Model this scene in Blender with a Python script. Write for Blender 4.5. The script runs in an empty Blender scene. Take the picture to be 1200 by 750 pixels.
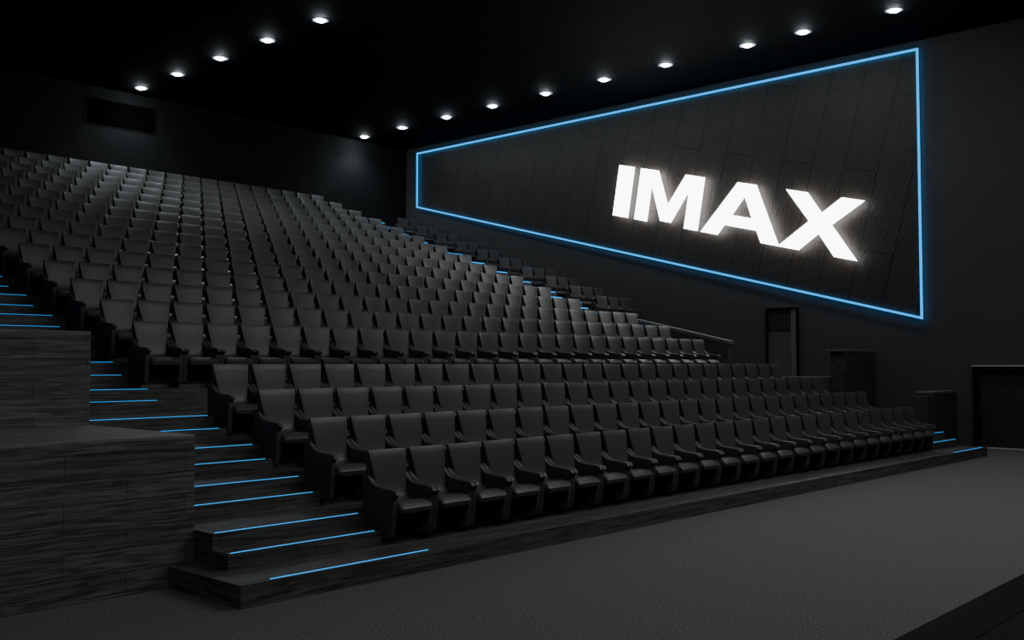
import bpy, math
from mathutils import Vector
from mathutils.geometry import tessellate_polygon
SC = bpy.context.scene
COL = SC.collection

# ------------------------------------------------------------ materials
def newmat(name):
    m = bpy.data.materials.new(name); m.use_nodes = True
    nt = m.node_tree; b = nt.nodes['Principled BSDF']
    return m, nt, b
def N(nt, t, **kw):
    n = nt.nodes.new(t)
    for k, v in kw.items(): setattr(n, k, v)
    return n
def plain(name, c, rough=.6, metal=0, noise=0, nscale=40, bump=0, spec=.5):
    m, nt, b = newmat(name)
    b.inputs['Base Color'].default_value = (*c, 1)
    b.inputs['Roughness'].default_value = rough
    b.inputs['Metallic'].default_value = metal
    b.inputs['Specular IOR Level'].default_value = spec
    if noise or bump:
        tc = N(nt, 'ShaderNodeTexCoord'); nz = N(nt, 'ShaderNodeTexNoise')
        nz.inputs['Scale'].default_value = nscale; nz.inputs['Detail'].default_value = 4
        nt.links.new(tc.outputs['Object'], nz.inputs['Vector'])
        if noise:
            r = N(nt, 'ShaderNodeValToRGB')
            r.color_ramp.elements[0].position = .3; r.color_ramp.elements[1].position = .7
            r.color_ramp.elements[0].color = (*[x*(1-noise) for x in c], 1)
            r.color_ramp.elements[1].color = (*[x*(1+noise) for x in c], 1)
            nt.links.new(nz.outputs['Fac'], r.inputs['Fac'])
            nt.links.new(r.outputs['Color'], b.inputs['Base Color'])
        if bump:
            bp = N(nt, 'ShaderNodeBump'); bp.inputs['Strength'].default_value = bump
            bp.inputs['Distance'].default_value = .01
            nt.links.new(nz.outputs['Fac'], bp.inputs['Height'])
            nt.links.new(bp.outputs['Normal'], b.inputs['Normal'])
    return m
def emit(name, c, s):
    m, nt, b = newmat(name)
    b.inputs['Base Color'].default_value = (0, 0, 0, 1)
    b.inputs['Specular IOR Level'].default_value = 0
    b.inputs['Emission Color'].default_value = (*c, 1)
    b.inputs['Emission Strength'].default_value = s
    return m
def planks(name, c1, c2, cm, bw=1.1, rh=.2, rough=.55, angle=0.0, mortar=.005, grain=1.0, bump=.15, dist=.5, gs=26, spec=.35, bdist=.01):
    m, nt, b = newmat(name)
    tc = N(nt, 'ShaderNodeTexCoord'); sp = N(nt, 'ShaderNodeSeparateXYZ')
    nt.links.new(tc.outputs['Object'], sp.inputs[0])
    add = N(nt, 'ShaderNodeMath', operation='ADD')
    nt.links.new(sp.outputs[0], add.inputs[0]); nt.links.new(sp.outputs[1], add.inputs[1])
    c_side = N(nt, 'ShaderNodeCombineXYZ'); c_top = N(nt, 'ShaderNodeCombineXYZ')
    nt.links.new(add.outputs[0], c_side.inputs[0]); nt.links.new(sp.outputs[2], c_side.inputs[1])
    nt.links.new(sp.outputs[0], c_top.inputs[0]); nt.links.new(sp.outputs[1], c_top.inputs[1])
    g = N(nt, 'ShaderNodeNewGeometry'); sn = N(nt, 'ShaderNodeSeparateXYZ')
    nt.links.new(g.outputs['Normal'], sn.inputs[0])
    gt = N(nt, 'ShaderNodeMath', operation='GREATER_THAN'); gt.inputs[1].default_value = .5
    ab = N(nt, 'ShaderNodeMath', operation='ABSOLUTE')
    nt.links.new(sn.outputs[2], ab.inputs[0]); nt.links.new(ab.outputs[0], gt.inputs[0])
    mx = N(nt, 'ShaderNodeMix', data_type='VECTOR')
    nt.links.new(gt.outputs[0], mx.inputs['Factor'])
    nt.links.new(c_side.outputs[0], mx.inputs[4]); nt.links.new(c_top.outputs[0], mx.inputs[5])
    mp = N(nt, 'ShaderNodeMapping'); mp.inputs['Rotation'].default_value = (0, 0, angle)
    nt.links.new(mx.outputs[1], mp.inputs['Vector'])
    br = N(nt, 'ShaderNodeTexBrick')
    br.inputs['Scale'].default_value = 1; br.inputs['Brick Width'].default_value = bw
    br.inputs['Row Height'].default_value = rh; br.inputs['Mortar Size'].default_value = mortar
    br.inputs['Color1'].default_value = (*c1, 1); br.inputs['Color2'].default_value = (*c2, 1)
    br.inputs['Mortar'].default_value = (*cm, 1)
    nt.links.new(mp.outputs[0], br.inputs['Vector'])
    m2 = N(nt, 'ShaderNodeMapping'); m2.inputs['Scale'].default_value = (.9, gs, 1)
    nt.links.new(mp.outputs[0], m2.inputs['Vector'])
    nz = N(nt, 'ShaderNodeTexNoise'); nz.inputs['Scale'].default_value = 1.6
    nz.inputs['Detail'].default_value = 5; nz.inputs['Distortion'].default_value = dist
    nt.links.new(m2.outputs[0], nz.inputs['Vector'])
    r = N(nt, 'ShaderNodeValToRGB')
    r.color_ramp.elements[0].position = .36; r.color_ramp.elements[0].color = (max(0, 1-.6*grain),)*3+(1,)
    r.color_ramp.elements[1].position = .70; r.color_ramp.elements[1].color = (1+.7*grain,)*3+(1,)
    nt.links.new(nz.outputs['Fac'], r.inputs['Fac'])
    mu = N(nt, 'ShaderNodeMix', data_type='RGBA', blend_type='MULTIPLY'); mu.inputs['Factor'].default_value = 1
    nt.links.new(br.outputs['Color'], mu.inputs[6]); nt.links.new(r.outputs['Color'], mu.inputs[7])
    nt.links.new(mu.outputs[2], b.inputs['Base Color'])
    bp = N(nt, 'ShaderNodeBump'); bp.inputs['Strength'].default_value = bump; bp.inputs['Distance'].default_value = bdist
    nt.links.new(nz.outputs['Fac'], bp.inputs['Height']); nt.links.new(bp.outputs['Normal'], b.inputs['Normal'])
    b.inputs['Roughness'].default_value = rough
    b.inputs['Specular IOR Level'].default_value = spec
    return m

M_fabric = plain('seat_fabric', (.039, .0376, .037), .46, noise=.08, nscale=60, spec=.36)
M_shell = plain('seat_shell', (.034, .0328, .0322), .7, spec=.2)
M_arm = plain('armrest_vinyl', (.038, .0366, .036), .50, spec=.32)
M_metal = plain('dark_metal', (.010, .010, .010), .6, .1)
M_carpet = plain('front_carpet', (.078, .078, .079), .95, noise=.6, nscale=55, bump=.4, spec=.1)
M_stage = plain('stage_carpet', (.012, .012, .012), .95, noise=.4, nscale=55, spec=.05)
M_wall = plain('wall_paint', (.037, .036, .035), .85, noise=.06, nscale=3, spec=.2)
M_ceil = plain('ceiling_haze_paint', (.0034, .0050, .0062), .8, noise=.25, nscale=1.2, spec=.05)  # dark paint with a teal tint mixed in to imitate haze
M_back = plain('back_wall_paint', (.0052, .0057, .0062), .85, noise=.15, nscale=3, spec=.1)
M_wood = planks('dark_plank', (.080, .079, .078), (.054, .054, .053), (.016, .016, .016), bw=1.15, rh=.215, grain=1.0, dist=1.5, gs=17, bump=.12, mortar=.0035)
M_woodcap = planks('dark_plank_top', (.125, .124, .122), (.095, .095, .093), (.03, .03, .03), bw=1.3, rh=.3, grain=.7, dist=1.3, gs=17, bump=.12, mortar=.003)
M_step = planks('dark_step_plank', (.054, .053, .052), (.040, .040, .039), (.014, .014, .014), bw=1.3, rh=.16, grain=.95, dist=1.3, gs=19, bump=.12, mortar=.003)
M_panel = planks('acoustic_panel', (.023, .0185, .0148), (.0165, .0136, .011), (.004, .004, .004), bw=4.2, rh=.95, angle=-.247+math.pi/2, mortar=.02, grain=.35, spec=.3, rough=.5, dist=2.5, gs=4, bump=.5, bdist=.03)
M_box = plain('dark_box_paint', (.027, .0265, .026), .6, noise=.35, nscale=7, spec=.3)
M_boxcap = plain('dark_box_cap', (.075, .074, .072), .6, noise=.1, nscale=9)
M_blue = emit('blue_light', (.018, .38, 1.0), 1.3)
M_bluef = emit('blue_frame_light', (.018, .38, 1.0), 1.6)
M_blueb = emit('blue_added_glow', (.018, .38, 1.0), 16)
M_white = emit('white_letter_light', (1, 1, 1), 10)
M_lamp = emit('lamp_white', (.85, .97, 1), 260)
M_ring = plain('lamp_halo_trim', (.40, .46, .50), .6)
M_black = plain('black_trim', (.004, .004, .004), .8, spec=.05)
M_dark = plain('door_paint', (.016, .0155, .015), .6, spec=.2)
M_recess = plain('door_grey_paint', (.050, .048, .046), .6, spec=.2)
M_steel = plain('door_edge_metal', (.42, .41, .39), .4, .3)
M_cap = plain('parapet_paint', (.070, .068, .066), .6, noise=.08, nscale=6)
M_glass = plain('dark_glass', (.0012, .0012, .0012), .9, spec=0)

# ------------------------------------------------------------ mesh helpers
def link(name, verts, faces, mat, parent=None, smooth=False):
    me = bpy.data.meshes.new(name); me.from_pydata([tuple(v) for v in verts], [], faces)
    import bmesh
    bm = bmesh.new(); bm.from_mesh(me); bmesh.ops.recalc_face_normals(bm, faces=bm.faces); bm.to_mesh(me); bm.free()
    me.materials.append(mat)
    if smooth:
        for p in me.polygons: p.use_smooth = True
        me.update()
    o = bpy.data.objects.new(name, me); COL.objects.link(o)
    if parent: o.parent = parent
    return o
class MB:
    def __init__(s): s.v = []; s.f = []
    def add(s, v, f):
        n = len(s.v); s.v += list(v); s.f += [tuple(i+n for i in q) for q in f]; return s
    def box(s, x0, x1, y0, y1, z0, z1):
        return s.add([(x0,y0,z0),(x1,y0,z0),(x1,y1,z0),(x0,y1,z0),(x0,y0,z1),(x1,y0,z1),(x1,y1,z1),(x0,y1,z1)],
                     [(0,3,2,1),(4,5,6,7),(0,1,5,4),(1,2,6,5),(2,3,7,6),(3,0,4,7)])
    def loft(s, rings):
        n = len(rings[0]); v = [p for r in rings for p in r]; f = []
        for i in range(len(rings)-1):
            for j in range(n):
                k = (j+1) % n
                f.append((i*n+j, i*n+k, (i+1)*n+k, (i+1)*n+j))
        f.append(tuple(range(n))[::-1]); f.append(tuple((len(rings)-1)*n+j for j in range(n)))
        return s.add(v, f)
    def prism_x(s, poly, x0, x1):      # polygon in (y,z) extruded along x
        return s.loft([[(x0,y,z) for y,z in poly], [(x1,y,z) for y,z in poly]])
    def build(s, name, mat, parent=None, smooth=False): return link(name, s.v, s.f, mat, parent, smooth)
def boxobj(name, mat, *a, parent=None): return MB().box(*a).build(name, mat, parent)
def bevel(o, w=.01, seg=2):
    m = o.modifiers.new('bevel', 'BEVEL'); m.width = w; m.segments = seg; m.limit_method = 'ANGLE'
    return o
def struct(o): o['kind'] = 'structure'; return o
def tag(o, label, cat, group=None):
    o['label'] = label; o['category'] = cat
    if group: o['group'] = group
    return o
def empty(name, loc=(0,0,0)):
    o = bpy.data.objects.new(name, None); o.location = loc; o.empty_display_size = .2; COL.objects.link(o); return o
def se(c, p): return math.copysign(abs(c)**p, c)

# ------------------------------------------------------------ dimensions
WR, WL, YB, ZC = 26.5, 2.6, 30.0, 10.6
AL0, AL1, AR0, AR1 = 5.1, 6.93, 22.4, 24.2
Y0, PY, RZ1, RZ2 = 8.35, 1.05, .31, .37
YU = 13.65
def row_y(k): return Y0 + PY*(k-1) if k <= 4 else YU + 1.03*(k-6)
def row_z(k): return .2 + RZ1*(k-1) if k <= 4 else 1.75 + RZ2*(k-6)
KL = 20
DR = .37        # the tiers beside the side wall lie one row lower
# camera
CY, CP, F = math.radians(42.5), math.radians(2.48), 1179.0
def proj(x, y, z):
    f = x*math.cos(CY)+y*math.sin(CY); r = x*math.sin(CY)-y*math.cos(CY); h = z-2.1
    d = f*math.cos(CP)+h*math.sin(CP); u = h*math.cos(CP)-f*math.sin(CP)
    return 600+F*r/d, 375-F*u/d, d

# ------------------------------------------------------------ room shell
struct(boxobj('floor', M_carpet, -4, WR+.1, -5, YB, -.2, 0))
struct(boxobj('ceiling', M_ceil, -4, WR+.2, -5, YB+.2, ZC, ZC+.2))
struct(boxobj('wall_right', M_wall, WR, WR+.2, -5, YB+.2, -.2, ZC))
struct(boxobj('wall_back', M_back, WL-.2, WR, YB, YB+.2, -.2, ZC))
struct(MB().box(WL-.2, WL, 8.85, YB, -.2, ZC).box(-4.2, WL, 8.85, 9.05, -.2, ZC).box(-4.2, -4, -5, 8.85, -.2, ZC).build('wall_left', M_wall))
struct(boxobj('wall_front', M_wall, -4.2, WR+.2, -5.2, -5, -.2, ZC))

# stepped floors: a profile of (front y, top z) treads extruded along x
def stepped(name, prof, yend, x0, x1, mat=M_step):
    m = MB(); n = len(prof)
    for i, (y, z) in enumerate(prof):
        y1 = prof[i+1][0] if i < n-1 else yend
        zp = prof[i-1][1] if i else 0
        b = len(m.v)
        m.v += [(x0,y,zp),(x1,y,zp),(x1,y,z),(x0,y,z),(x1,y1,z),(x0,y1,z),(x0,y,0),(x0,y1,0),(x1,y,0),(x1,y1,0)]
        m.f += [(b,b+1,b+2,b+3),(b+3,b+2,b+4,b+5),(b+6,b+3,b+5,b+7),(b+8,b+9,b+4,b+2)]
    me = bpy.data.meshes.new(name); me.from_pydata(m.v, [], m.f); me.materials.append(mat)
    o = bpy.data.objects.new(name, me); COL.objects.link(o); return struct(o)
struct(boxobj('floor_platform', M_step, 4.84, AR1+.1, 7.58, 8.9, 0, .2))
rows = [1,2,3,4]+list(range(6, KL+1))
prof = [(row_y(k)-.6, row_z(k)) for k in (2,3,4)] + [(12.0, 1.44)] + [(row_y(k)-.6, row_z(k)) for k in range(6, KL+1)] + [(row_y(KL)+.45, row_z(KL)+.37)]
stepped('floor_tiers', prof, YB, AL1, AR0)
stepped('floor_tiers_right', [(p[0], p[1]-DR) for p in prof if p[0] > 17.1], YB, AR1, WR)
stepped('floor_tiers_left', [p for p in prof if p[0] > 14.5], YB, WL, AL0)
asteps = [(8.2,.355),(8.47,.51),(9.27,.665),(9.54,.82),(10.2,.975),(10.47,1.13),(11.22,1.29),(11.49,1.44),(12.78,1.6),(13.05,1.75)]
for k in range(7, KL+1):
    asteps += [(row_y(k)-.87, row_z(k)-.185), (row_y(k)-.6, row_z(k))]
asteps += [(row_y(KL)+.18, row_z(KL)+.185), (row_y(KL)+.45, row_z(KL)+.37)]
stepped('stair_left', asteps, YB, AL0, AL1)
stepped('stair_right', asteps, YB, AR0, AR1)
# exit landings
struct(boxobj('floor_landing_right', M_step, AR1, WR, 11.48, 17.2, 0, 1.75))
struct(boxobj('floor_landing_left', M_step, WL, AL0, 13.3, 15.1, 0, 1.75))
# low stage by the screen
struct(boxobj('floor_stage', M_stage, -3.9, WR, -4.9, 2.5, 0, .115))
struct(boxobj('trim_1', M_black, -3.9, WR, 2.5, 2.92, 0, .12))

# ------------------------------------------------------------ number words
ORD = ['zeroth','first','second','third','fourth','fifth','sixth','seventh','eighth','ninth','tenth','eleventh','twelfth','thirteenth','fourteenth','fifteenth','sixteenth','seventeenth','eighteenth','nineteenth','twentieth']
def ordw(n):
    if n <= 20: return ORD[n]
    if n < 30: return 'twenty-' + ORD[n-20]
    if n == 30: return 'thirtieth'
    return 'thirty-' + ORD[n-30] if n < 40 else 'fortieth'

# ------------------------------------------------------------ step light strips
def strip(x0, x1, y, z, label, group, far=False):
    if far: o = MB().box(x0, x1, y-.006, y+.03, z-.022, z+.010).build('step_light', M_blue)
    else: o = MB().box(x0, x1, y+.003, y+.020, z-.006, z+.005).build('step_light', M_blue)
    tag(o, label, 'step light', group)
strip(5.17, 7.06, 7.62, .2, 'long blue light strip on front platform edge at foot of near stairs', 'blue step lights of the near stairs')
strip(22.3, 24.1, 7.62, .2, 'blue light strip on front platform edge at foot of far stairs', 'blue step lights of the far stairs')
for i, (y, z) in enumerate(asteps):
    if proj(AL1, y, z)[0] > -20:
        strip(AL0+.03, AL1-.10, y, z, 'blue light strip on the %s step up the near stairs' % ordw(i+1), 'blue step lights of the near stairs')
    if y < 12.5 or y > 16.2:
        strip(AR0+.08, AR1-.08, y, z, 'blue light strip on the %s step up the far stairs' % ordw(i+1), 'blue step lights of the far stairs', y > 14)

# ------------------------------------------------------------ plank clad half walls
def half_wall(x0, x1, y0, y1, h, label, mb, mc, ov=None, ledge=False):
    t = empty('half_wall', (0,0,0)); tag(t, label, 'half wall', 'half walls beside the stairs')
    th = .05 if ov else .03
    bevel(boxobj('wall_body', mb, x0, x1, y0, y1, 0, h-th, parent=t), .004)
    bevel(boxobj('wall_cap', mc, ov or x0, x1+(.02 if ov else 0), y0-(.01 if ov else 0), y1, h-th, h, parent=t), .004)
    if ledge:
        bevel(boxobj('side_ledge', mb, x0-.38, x0, y0+.02, y1, 0, h-.10, parent=t), .004)
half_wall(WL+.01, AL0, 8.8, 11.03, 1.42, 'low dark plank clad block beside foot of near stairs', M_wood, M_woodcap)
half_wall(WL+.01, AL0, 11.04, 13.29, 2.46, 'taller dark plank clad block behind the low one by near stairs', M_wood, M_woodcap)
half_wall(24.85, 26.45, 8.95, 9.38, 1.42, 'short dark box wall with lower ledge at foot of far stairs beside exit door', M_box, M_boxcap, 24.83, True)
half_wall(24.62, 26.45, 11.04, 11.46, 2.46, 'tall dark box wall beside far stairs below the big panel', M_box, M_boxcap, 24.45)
# sloped parapet
t = empty('parapet', (0,0,0)); tag(t, 'sloping grey guard wall beside far stairs near upper exit door', 'guard wall')
MB().prism_x([(14.2,1.75),(18.1,1.75),(18.1,3.51),(14.2,2.64)], AR1+.01, AR1+.2).build('wall_body', M_wall, t)
MB().prism_x([(14.17,2.64),(18.1,3.51),(18.1,3.59),(14.17,2.72)], AR1, AR1+.3).build('wall_cap', M_cap, t)

# ------------------------------------------------------------ doors
def door(name, y0, y1, z0, z1, far):
    yc = (y0+y1)/2
    t = struct(empty(name, (WR, yc, z0)))
    w = .13 if far else .05
    dp = .14 if far else .08
    m = MB()
    for a, b, c, d in ((y0-w,y0,z0,z1+w),(y1,y1+w,z0,z1+w),(y0,y1,z1,z1+w)):
        m.box(-dp, 0, a-yc, b-yc, c-z0, d-z0)
    m.build('door_frame', M_black, t)
    if far:
        MB().box(-dp-.01, 0, y0-w-.02-yc, y1+w+.02-yc, z1+w-z0, z1+w+.03-z0).build('frame_edge', M_steel, t)
        MB().box(-.03, -.005, y0+.005-yc, y1-.005-yc, .03, z1-z0-.005).build('door_leaf', M_dark, t)
        MB().box(-.05, -.005, y0-yc, y1-yc, 0, .03).build('threshold', M_steel, t)
    else:
        MB().box(-.03, -.005, y0+.18-yc, y1-.005-yc, .005, (z1-z0)*.66).build('door_leaf', M_recess, t)
        MB().box(-.03, -.005, y0+.18-yc, y1-.005-yc, (z1-z0)*.68, z1-z0-.005).build('transom_panel', M_dark, t)
        MB().box(-.05, -.005, y0-yc, y0+.175-yc, .005, z1-z0-.005).build('side_jamb', M_cap, t)
door('door_1', 6.75, 8.4, .0, 1.90, True)
door('door_2', 13.3, 14.2, 1.75, 3.65, False)

# ------------------------------------------------------------ projection window in the back wall
t = struct(empty('window_1', (0,0,0)))
m = MB()
for a in ((13.5,15.9,10.22,10.27),(13.5,15.9,9.39,9.43),(13.5,13.6,9.43,10.22),(15.8,15.9,9.43,10.22)):
    m.box(a[0], a[1], YB-.015, YB, a[2], a[3])
m.build('window_frame', M_black, t)
boxobj('window_pane', M_glass, 13.6, 15.8, YB-.015, YB-.005, 9.43, 10.22, parent=t)

# ------------------------------------------------------------ the big wall panel and its light frame
C = [(9.76,3.28),(9.76,10.33),(29.2,10.33),(29.2,8.22)]
pan = MB().prism_x(C, WR-.05, WR-.002).build('wall_panel', M_panel)
tag(pan, 'huge dark tapering panel on side wall inside blue light frame', 'wall panel')
fr = empty('light_frame', (0,0,0)); tag(fr, 'thin glowing blue frame around the big tapering wall panel', 'light frame')
def bar(a, b, w, x0, x1, name, mat):
    ya, za = a; yb, zb = b; L = math.hypot(yb-ya, zb-za); dy, dz = (yb-ya)/L, (zb-za)/L; ny, nz = -dz*w, dy*w
    ya -= dy*w; za -= dz*w; yb += dy*w; zb += dz*w
    return MB().prism_x([(ya+ny,za+nz),(yb+ny,zb+nz),(yb-ny,zb-nz),(ya-ny,za-nz)], x0, x1).build(name, mat, fr)
for i in range(4):
    bar(C[i], C[(i+1) % 4], .028, WR-.16, WR-.12, 'light_bar', M_bluef)
    bar(C[i], C[(i+1) % 4], .012, WR-.119, WR-.115, 'added_glow_strip', M_blueb)   # hidden strip added for glow, washes the wall behind the bar

# ------------------------------------------------------------ letters
H = 1.57
def W(a, b): return (19.58 - a*H - b*.28, 6.93 - .253*a*H + b*1.6)
LET = [
 [[(0,0),(0,1),(.37,1),(.37,0)]],
 [[(.54,0),(.54,1),(.96,1),(1.28,.38),(1.60,1),(2.02,1),(2.02,0),(1.72,0),(1.72,.72),(1.40,.06),(1.16,.06),(.84,.72),(.84,0)]],
 [[(2.10,0),(2.74,1),(3.12,1),(3.74,0),(3.38,0),(3.26,.20),(2.58,.20),(2.46,0)],[(2.71,.40),(3.13,.40),(2.92,.77)]],
 [[(3.72,0),(4.24,.52),(3.72,1),(4.13,1),(4.45,.69),(4.77,1),(5.17,1),(4.66,.52),(5.20,0),(4.79,0),(4.45,.34),(4.12,0)]],
]
sg = empty('illuminated_sign', (0,0,0)); tag(sg, 'giant glowing white capital letters on the dark side wall panel', 'sign')
for loops in LET:
    L3 = [[Vector((*W(a,b), 0)) for a, b in lp] for lp in loops]
    tri = tessellate_polygon(L3); flat = [p for lp in L3 for p in lp]; n = len(flat)
    x0, x1 = WR-.28, WR-.24
    v = [(x0,p.x,p.y) for p in flat] + [(x1,p.x,p.y) for p in flat]
    f = [tuple(t_) for t_ in tri] + [tuple(i+n for i in t_)[::-1] for t_ in tri]
    b = 0
    for lp in L3:
        k = len(lp)
        for i in range(k):
            j = (i+1) % k; f.append((b+i, b+j, b+j+n, b+i+n))
        b += k
    lt = link('letter', v, f, M_white, sg)

# ------------------------------------------------------------ ceiling lights
def downlight(x, y, label, power):
    t = empty('ceiling_light', (x, y, ZC)); tag(t, label, 'ceiling light', 'recessed ceiling downlights')
    n = 24
    prof_ = [(.115,-.004),(.12,-.008),(.22,-.004),(.225,-.001)]
    m = MB()
    R = [[(r*math.cos(2*math.pi*i/n), r*math.sin(2*math.pi*i/n), z) for i in range(n)] for r, z in prof_]
    vv = [p for q in R for p in q]; ff = []
    for a in range(3):
        for i in range(n):
            j = (i+1) % n; ff.append((a*n+i, a*n+j, (a+1)*n+j, (a+1)*n+i))
    m.add(vv, ff).build('halo_trim_ring', M_ring, t, True)  # trim made wide and pale to imitate a soft halo round the lens
    rr = []
    for q in range(5):
        an = q/4*math.pi/2*.96
        rr.append([(.113*math.cos(an)*math.cos(2*math.pi*i/n), .113*math.cos(an)*math.sin(2*math.pi*i/n), -.006-.045*math.sin(an)) for i in range(n)])
    MB().loft(rr).build('lens', M_lamp, t, True)
    ld = bpy.data.lights.new('downlight_lamp', 'SPOT'); ld.energy = power; ld.spot_size = math.radians(130); ld.spot_blend = .8
    ld.color = (.88, .95, 1); ld.shadow_soft_size = .08
    lo = bpy.data.objects.new('downlight_lamp', ld); lo.location = (x, y, ZC-.14); COL.objects.link(lo)
ys = [9.35,11.7,13.3,15.9,18.1,20.4,22.7,24.9,27.2,29.35]
for i, y in enumerate(ys): downlight(23.83, y, 'small bright downlight above side wall panel, %s counting from the back wall' % ordw(10-i), 70 if i < 9 else 210)
ys = [20.1,22.4,24.7,27.0,29.2]
for i, y in enumerate(ys): downlight(14.92, y, 'small bright downlight over middle of seating, %s counting from the back wall' % ordw(5-i), 190)

# ------------------------------------------------------------ cinema seat
def ring_yz(y, z, w, d, ty, tz, n=20, p=.3):   # ring around path point, tangent (ty,tz)
    L = math.hypot(ty, tz); ny, nz = tz/L, -ty/L
    out = []
    for i in range(n):
        a = 2*math.pi*(i+.5)/n; cx = w*se(math.cos(a), p); q = d*se(math.sin(a), p)
        out.append((cx, y+ny*q, z+nz*q))
    return out
def loft_path(S, n=20, p=.3):
    R = []
    for i, (y, z, w, d) in enumerate(S):
        a = S[max(0, i-1)]; b = S[min(len(S)-1, i+1)]
        R.append(ring_yz(y, z, w, d, b[0]-a[0], b[1]-a[1], n, p))
    return MB().loft(R)
seat_defs = []
# moulded shell: one sweep from the cushion to a straight-sided flat top, slightly waisted at arm height
bk = loft_path([(-.06,.395,.218,.026),(.0,.405,.218,.034),(.05,.43,.217,.038),(.085,.48,.216,.038),(.108,.55,.217,.036),(.128,.63,.222,.034),(.146,.71,.232,.033),(.164,.79,.245,.032),(.183,.87,.257,.031),(.199,.938,.264,.028),(.205,.958,.264,.020)], 20, .22)
bk.v = [(x, y-.6*x*x*max(0, min(1, (z-.42)/.3)), z) for x, y, z in bk.v]
seat_defs.append(('backrest', bk, M_fabric, True))
sh = loft_path([(.12,.20,.21,.03),(.155,.36,.225,.034),(.182,.54,.228,.03),(.198,.70,.232,.020),(.213,.84,.243,.012),(.22,.89,.248,.008)])
seat_defs.append(('back_shell', sh, M_shell, True))
seat_defs.append(('seat_cushion', loft_path([(-.325,.325,.205,.03),(-.32,.35,.222,.055),(-.295,.373,.226,.066),(-.22,.385,.226,.064),(-.1,.372,.224,.06),(.03,.36,.220,.055),(.08,.355,.21,.045)]), M_fabric, True))
for s in (-1, 1):
    # closed side: low square armrest flush over a flat panel
    a = loft_path([(-.305,.505,.030,.05),(-.30,.515,.033,.056),(-.26,.520,.033,.056),(-.12,.530,.033,.054),(-.0,.545,.033,.052),(.07,.575,.033,.05),(.12,.625,.031,.046),(.16,.68,.026,.034)], 16, .2)
    a.v = [(x+s*.261, y, z) for x, y, z in a.v]; seat_defs.append(('armrest', a, M_arm, True))
    q = MB().prism_x([(.215,.72),(.17,.68),(.05,.54),(-.29,.48),(-.295,.44),(-.29,.30),(-.27,.16),(-.25,.08),(-.22,.06),(.17,.06),(.20,.18)], s*.261-.031, s*.261+.031)
    seat_defs.append(('side_panel', q, M_shell, False))
ped = MB().loft([[( -.27,-.10,0),(.27,-.10,0),(.27,.16,0),(-.27,.16,0)],[(-.27,-.09,.05),(.27,-.09,.05),(.27,.15,.05),(-.27,.15,.05)],
                 [(-.22,-.03,.09),(.22,-.03,.09),(.22,.10,.09),(-.22,.10,.09)],[(-.2,-.14,.29),(.2,-.14,.29),(.2,.12,.29),(-.2,.12,.29)]])
seat_defs.append(('pedestal', ped, M_metal, False))

seats = []
for ri, k in enumerate(rows):
    y, z = row_y(k), row_z(k)
    nr = 26 if k < 9 else 24
    for i in range(nr):
        x = 6.95 + .592*(i+.5); u, v, d = proj(x, y, z+.6)
        if u < -35: continue
        if k in (1,2,3,4,6): lab = 'charcoal cinema seat, %s from the near stairs in the %s row' % (ordw(i+1), ordw(ri+1) if ri else 'front')
        else: lab = 'charcoal cinema seat, %s from the far stairs in the %s row' % (ordw(nr-i), ordw(ri+1))
        seats.append((d, x, y, z, lab, 'charcoal cinema seats in the middle block'))
    if k >= 11:
        for i in range(3):
            x = AR1+.27+.592*(i+.5); u, v, d = proj(x, y, z+.6)
            seats.append((d, x, y, z-DR, 'charcoal cinema seat, %s from the side wall in the %s row' % (ordw(3-i), ordw(ri+1)), 'charcoal cinema seats beside the side wall'))
seats.sort(key=lambda s: s[0])
root0 = empty('cinema_seat', (0,0,0))
for nm, mb, mat, sm in seat_defs:
    o = mb.build(nm, mat, root0, sm)
    if sm: o.data.set_sharp_from_angle(angle=math.radians(45))
parts = list(root0.children)
def place(root, s):
    root.location = (s[1], s[2], s[3]); tag(root, s[4], 'seat', s[5])
NP = 190
for i, s in enumerate(seats[:NP]):
    if i == 0: place(root0, s); continue
    r = root0.copy(); COL.objects.link(r)
    for c in parts:
        d = c.copy(); COL.objects.link(d); d.parent = r
    place(r, s)
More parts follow.
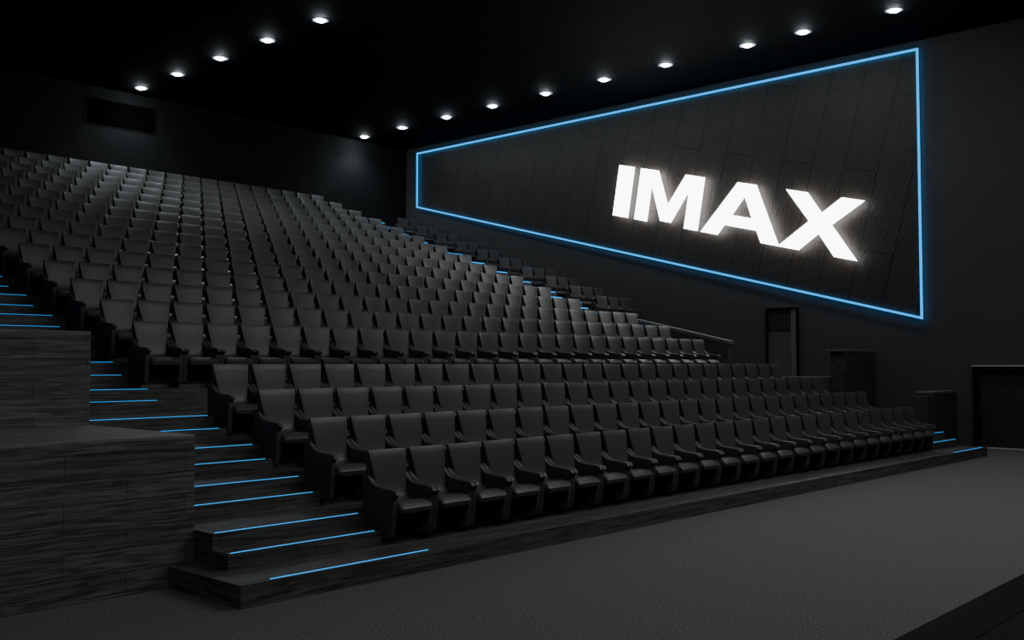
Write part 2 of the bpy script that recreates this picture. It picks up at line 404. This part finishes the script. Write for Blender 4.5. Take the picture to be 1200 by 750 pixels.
# far seats: one mesh each
V = []; Fc = []; MI = []; SM = []; mats = [M_fabric, M_shell, M_arm, M_metal]
for nm, mb, mat, sm in seat_defs:
    b = len(V); V += mb.v; Fc += [tuple(i+b for i in f) for f in mb.f]
    MI += [mats.index(mat)]*len(mb.f); SM += [sm]*len(mb.f)
def multi(name, places):
    me = bpy.data.meshes.new(name); v = []; f = []; n = len(V)
    for q, (x, y, z) in enumerate(places):
        v += [(a+x, b+y, c+z) for a, b, c in V]; f += [tuple(i+q*n for i in t_) for t_ in Fc]
    me.from_pydata(v, [], f)
    for m_ in mats: me.materials.append(m_)
    me.polygons.foreach_set('material_index', MI*len(places)); me.polygons.foreach_set('use_smooth', SM*len(places))
    import bmesh
    bm = bmesh.new(); bm.from_mesh(me); bmesh.ops.recalc_face_normals(bm, faces=bm.faces); bm.to_mesh(me); bm.free()
    me.set_sharp_from_angle(angle=math.radians(45))
    me.update(); o = bpy.data.objects.new(name, me); COL.objects.link(o); return o
far0 = multi('cinema_seat', [(0,0,0)])
for i, s in enumerate(seats[NP:300]):
    o = far0 if i == 0 else far0.copy()
    if i: COL.objects.link(o)
    place(o, s)
rest = seats[300:]
if rest:
    o = multi('distant_seats', [(s[1], s[2], s[3]) for s in rest]); o['kind'] = 'stuff'
    tag(o, 'distant charcoal cinema seats filling the highest rows near the back wall', 'seats')
print('SEATS', len(seats))

# ------------------------------------------------------------ added soft fill lights, no fixtures in the hall
def area(loc, target, sx, sy, e, col=(1, .99, .97)):
    ld = bpy.data.lights.new('fill_light', 'AREA'); ld.shape = 'RECTANGLE'; ld.size = sx; ld.size_y = sy; ld.energy = e; ld.color = col
    o = bpy.data.objects.new('fill_light', ld); o.location = loc
    o.rotation_euler = (Vector(target)-Vector(loc)).to_track_quat('-Z', 'Y').to_euler(); COL.objects.link(o)
area((15, 2.0, 9.6), (15, 7.0, 0), 14, 3, 500)
area((14, 5.0, 10.3), (14, 5.2, 0), 6, 2, 240)
area((0, 1.0, 7.5), (6, 10.0, .5), 2.5, 2.5, 200)

w = bpy.data.worlds.new('world'); SC.world = w; w.use_nodes = True
w.node_tree.nodes['Background'].inputs[0].default_value = (.01, .011, .013, 1)
cam = bpy.data.cameras.new('camera'); cam.sensor_width = 36; cam.lens = F/1200*36; cam.clip_end = 200
co = bpy.data.objects.new('camera', cam); co.location = (0, 0, 2.1)
co.rotation_euler = (math.pi/2+CP, 0, CY-math.pi/2); COL.objects.link(co); SC.camera = co
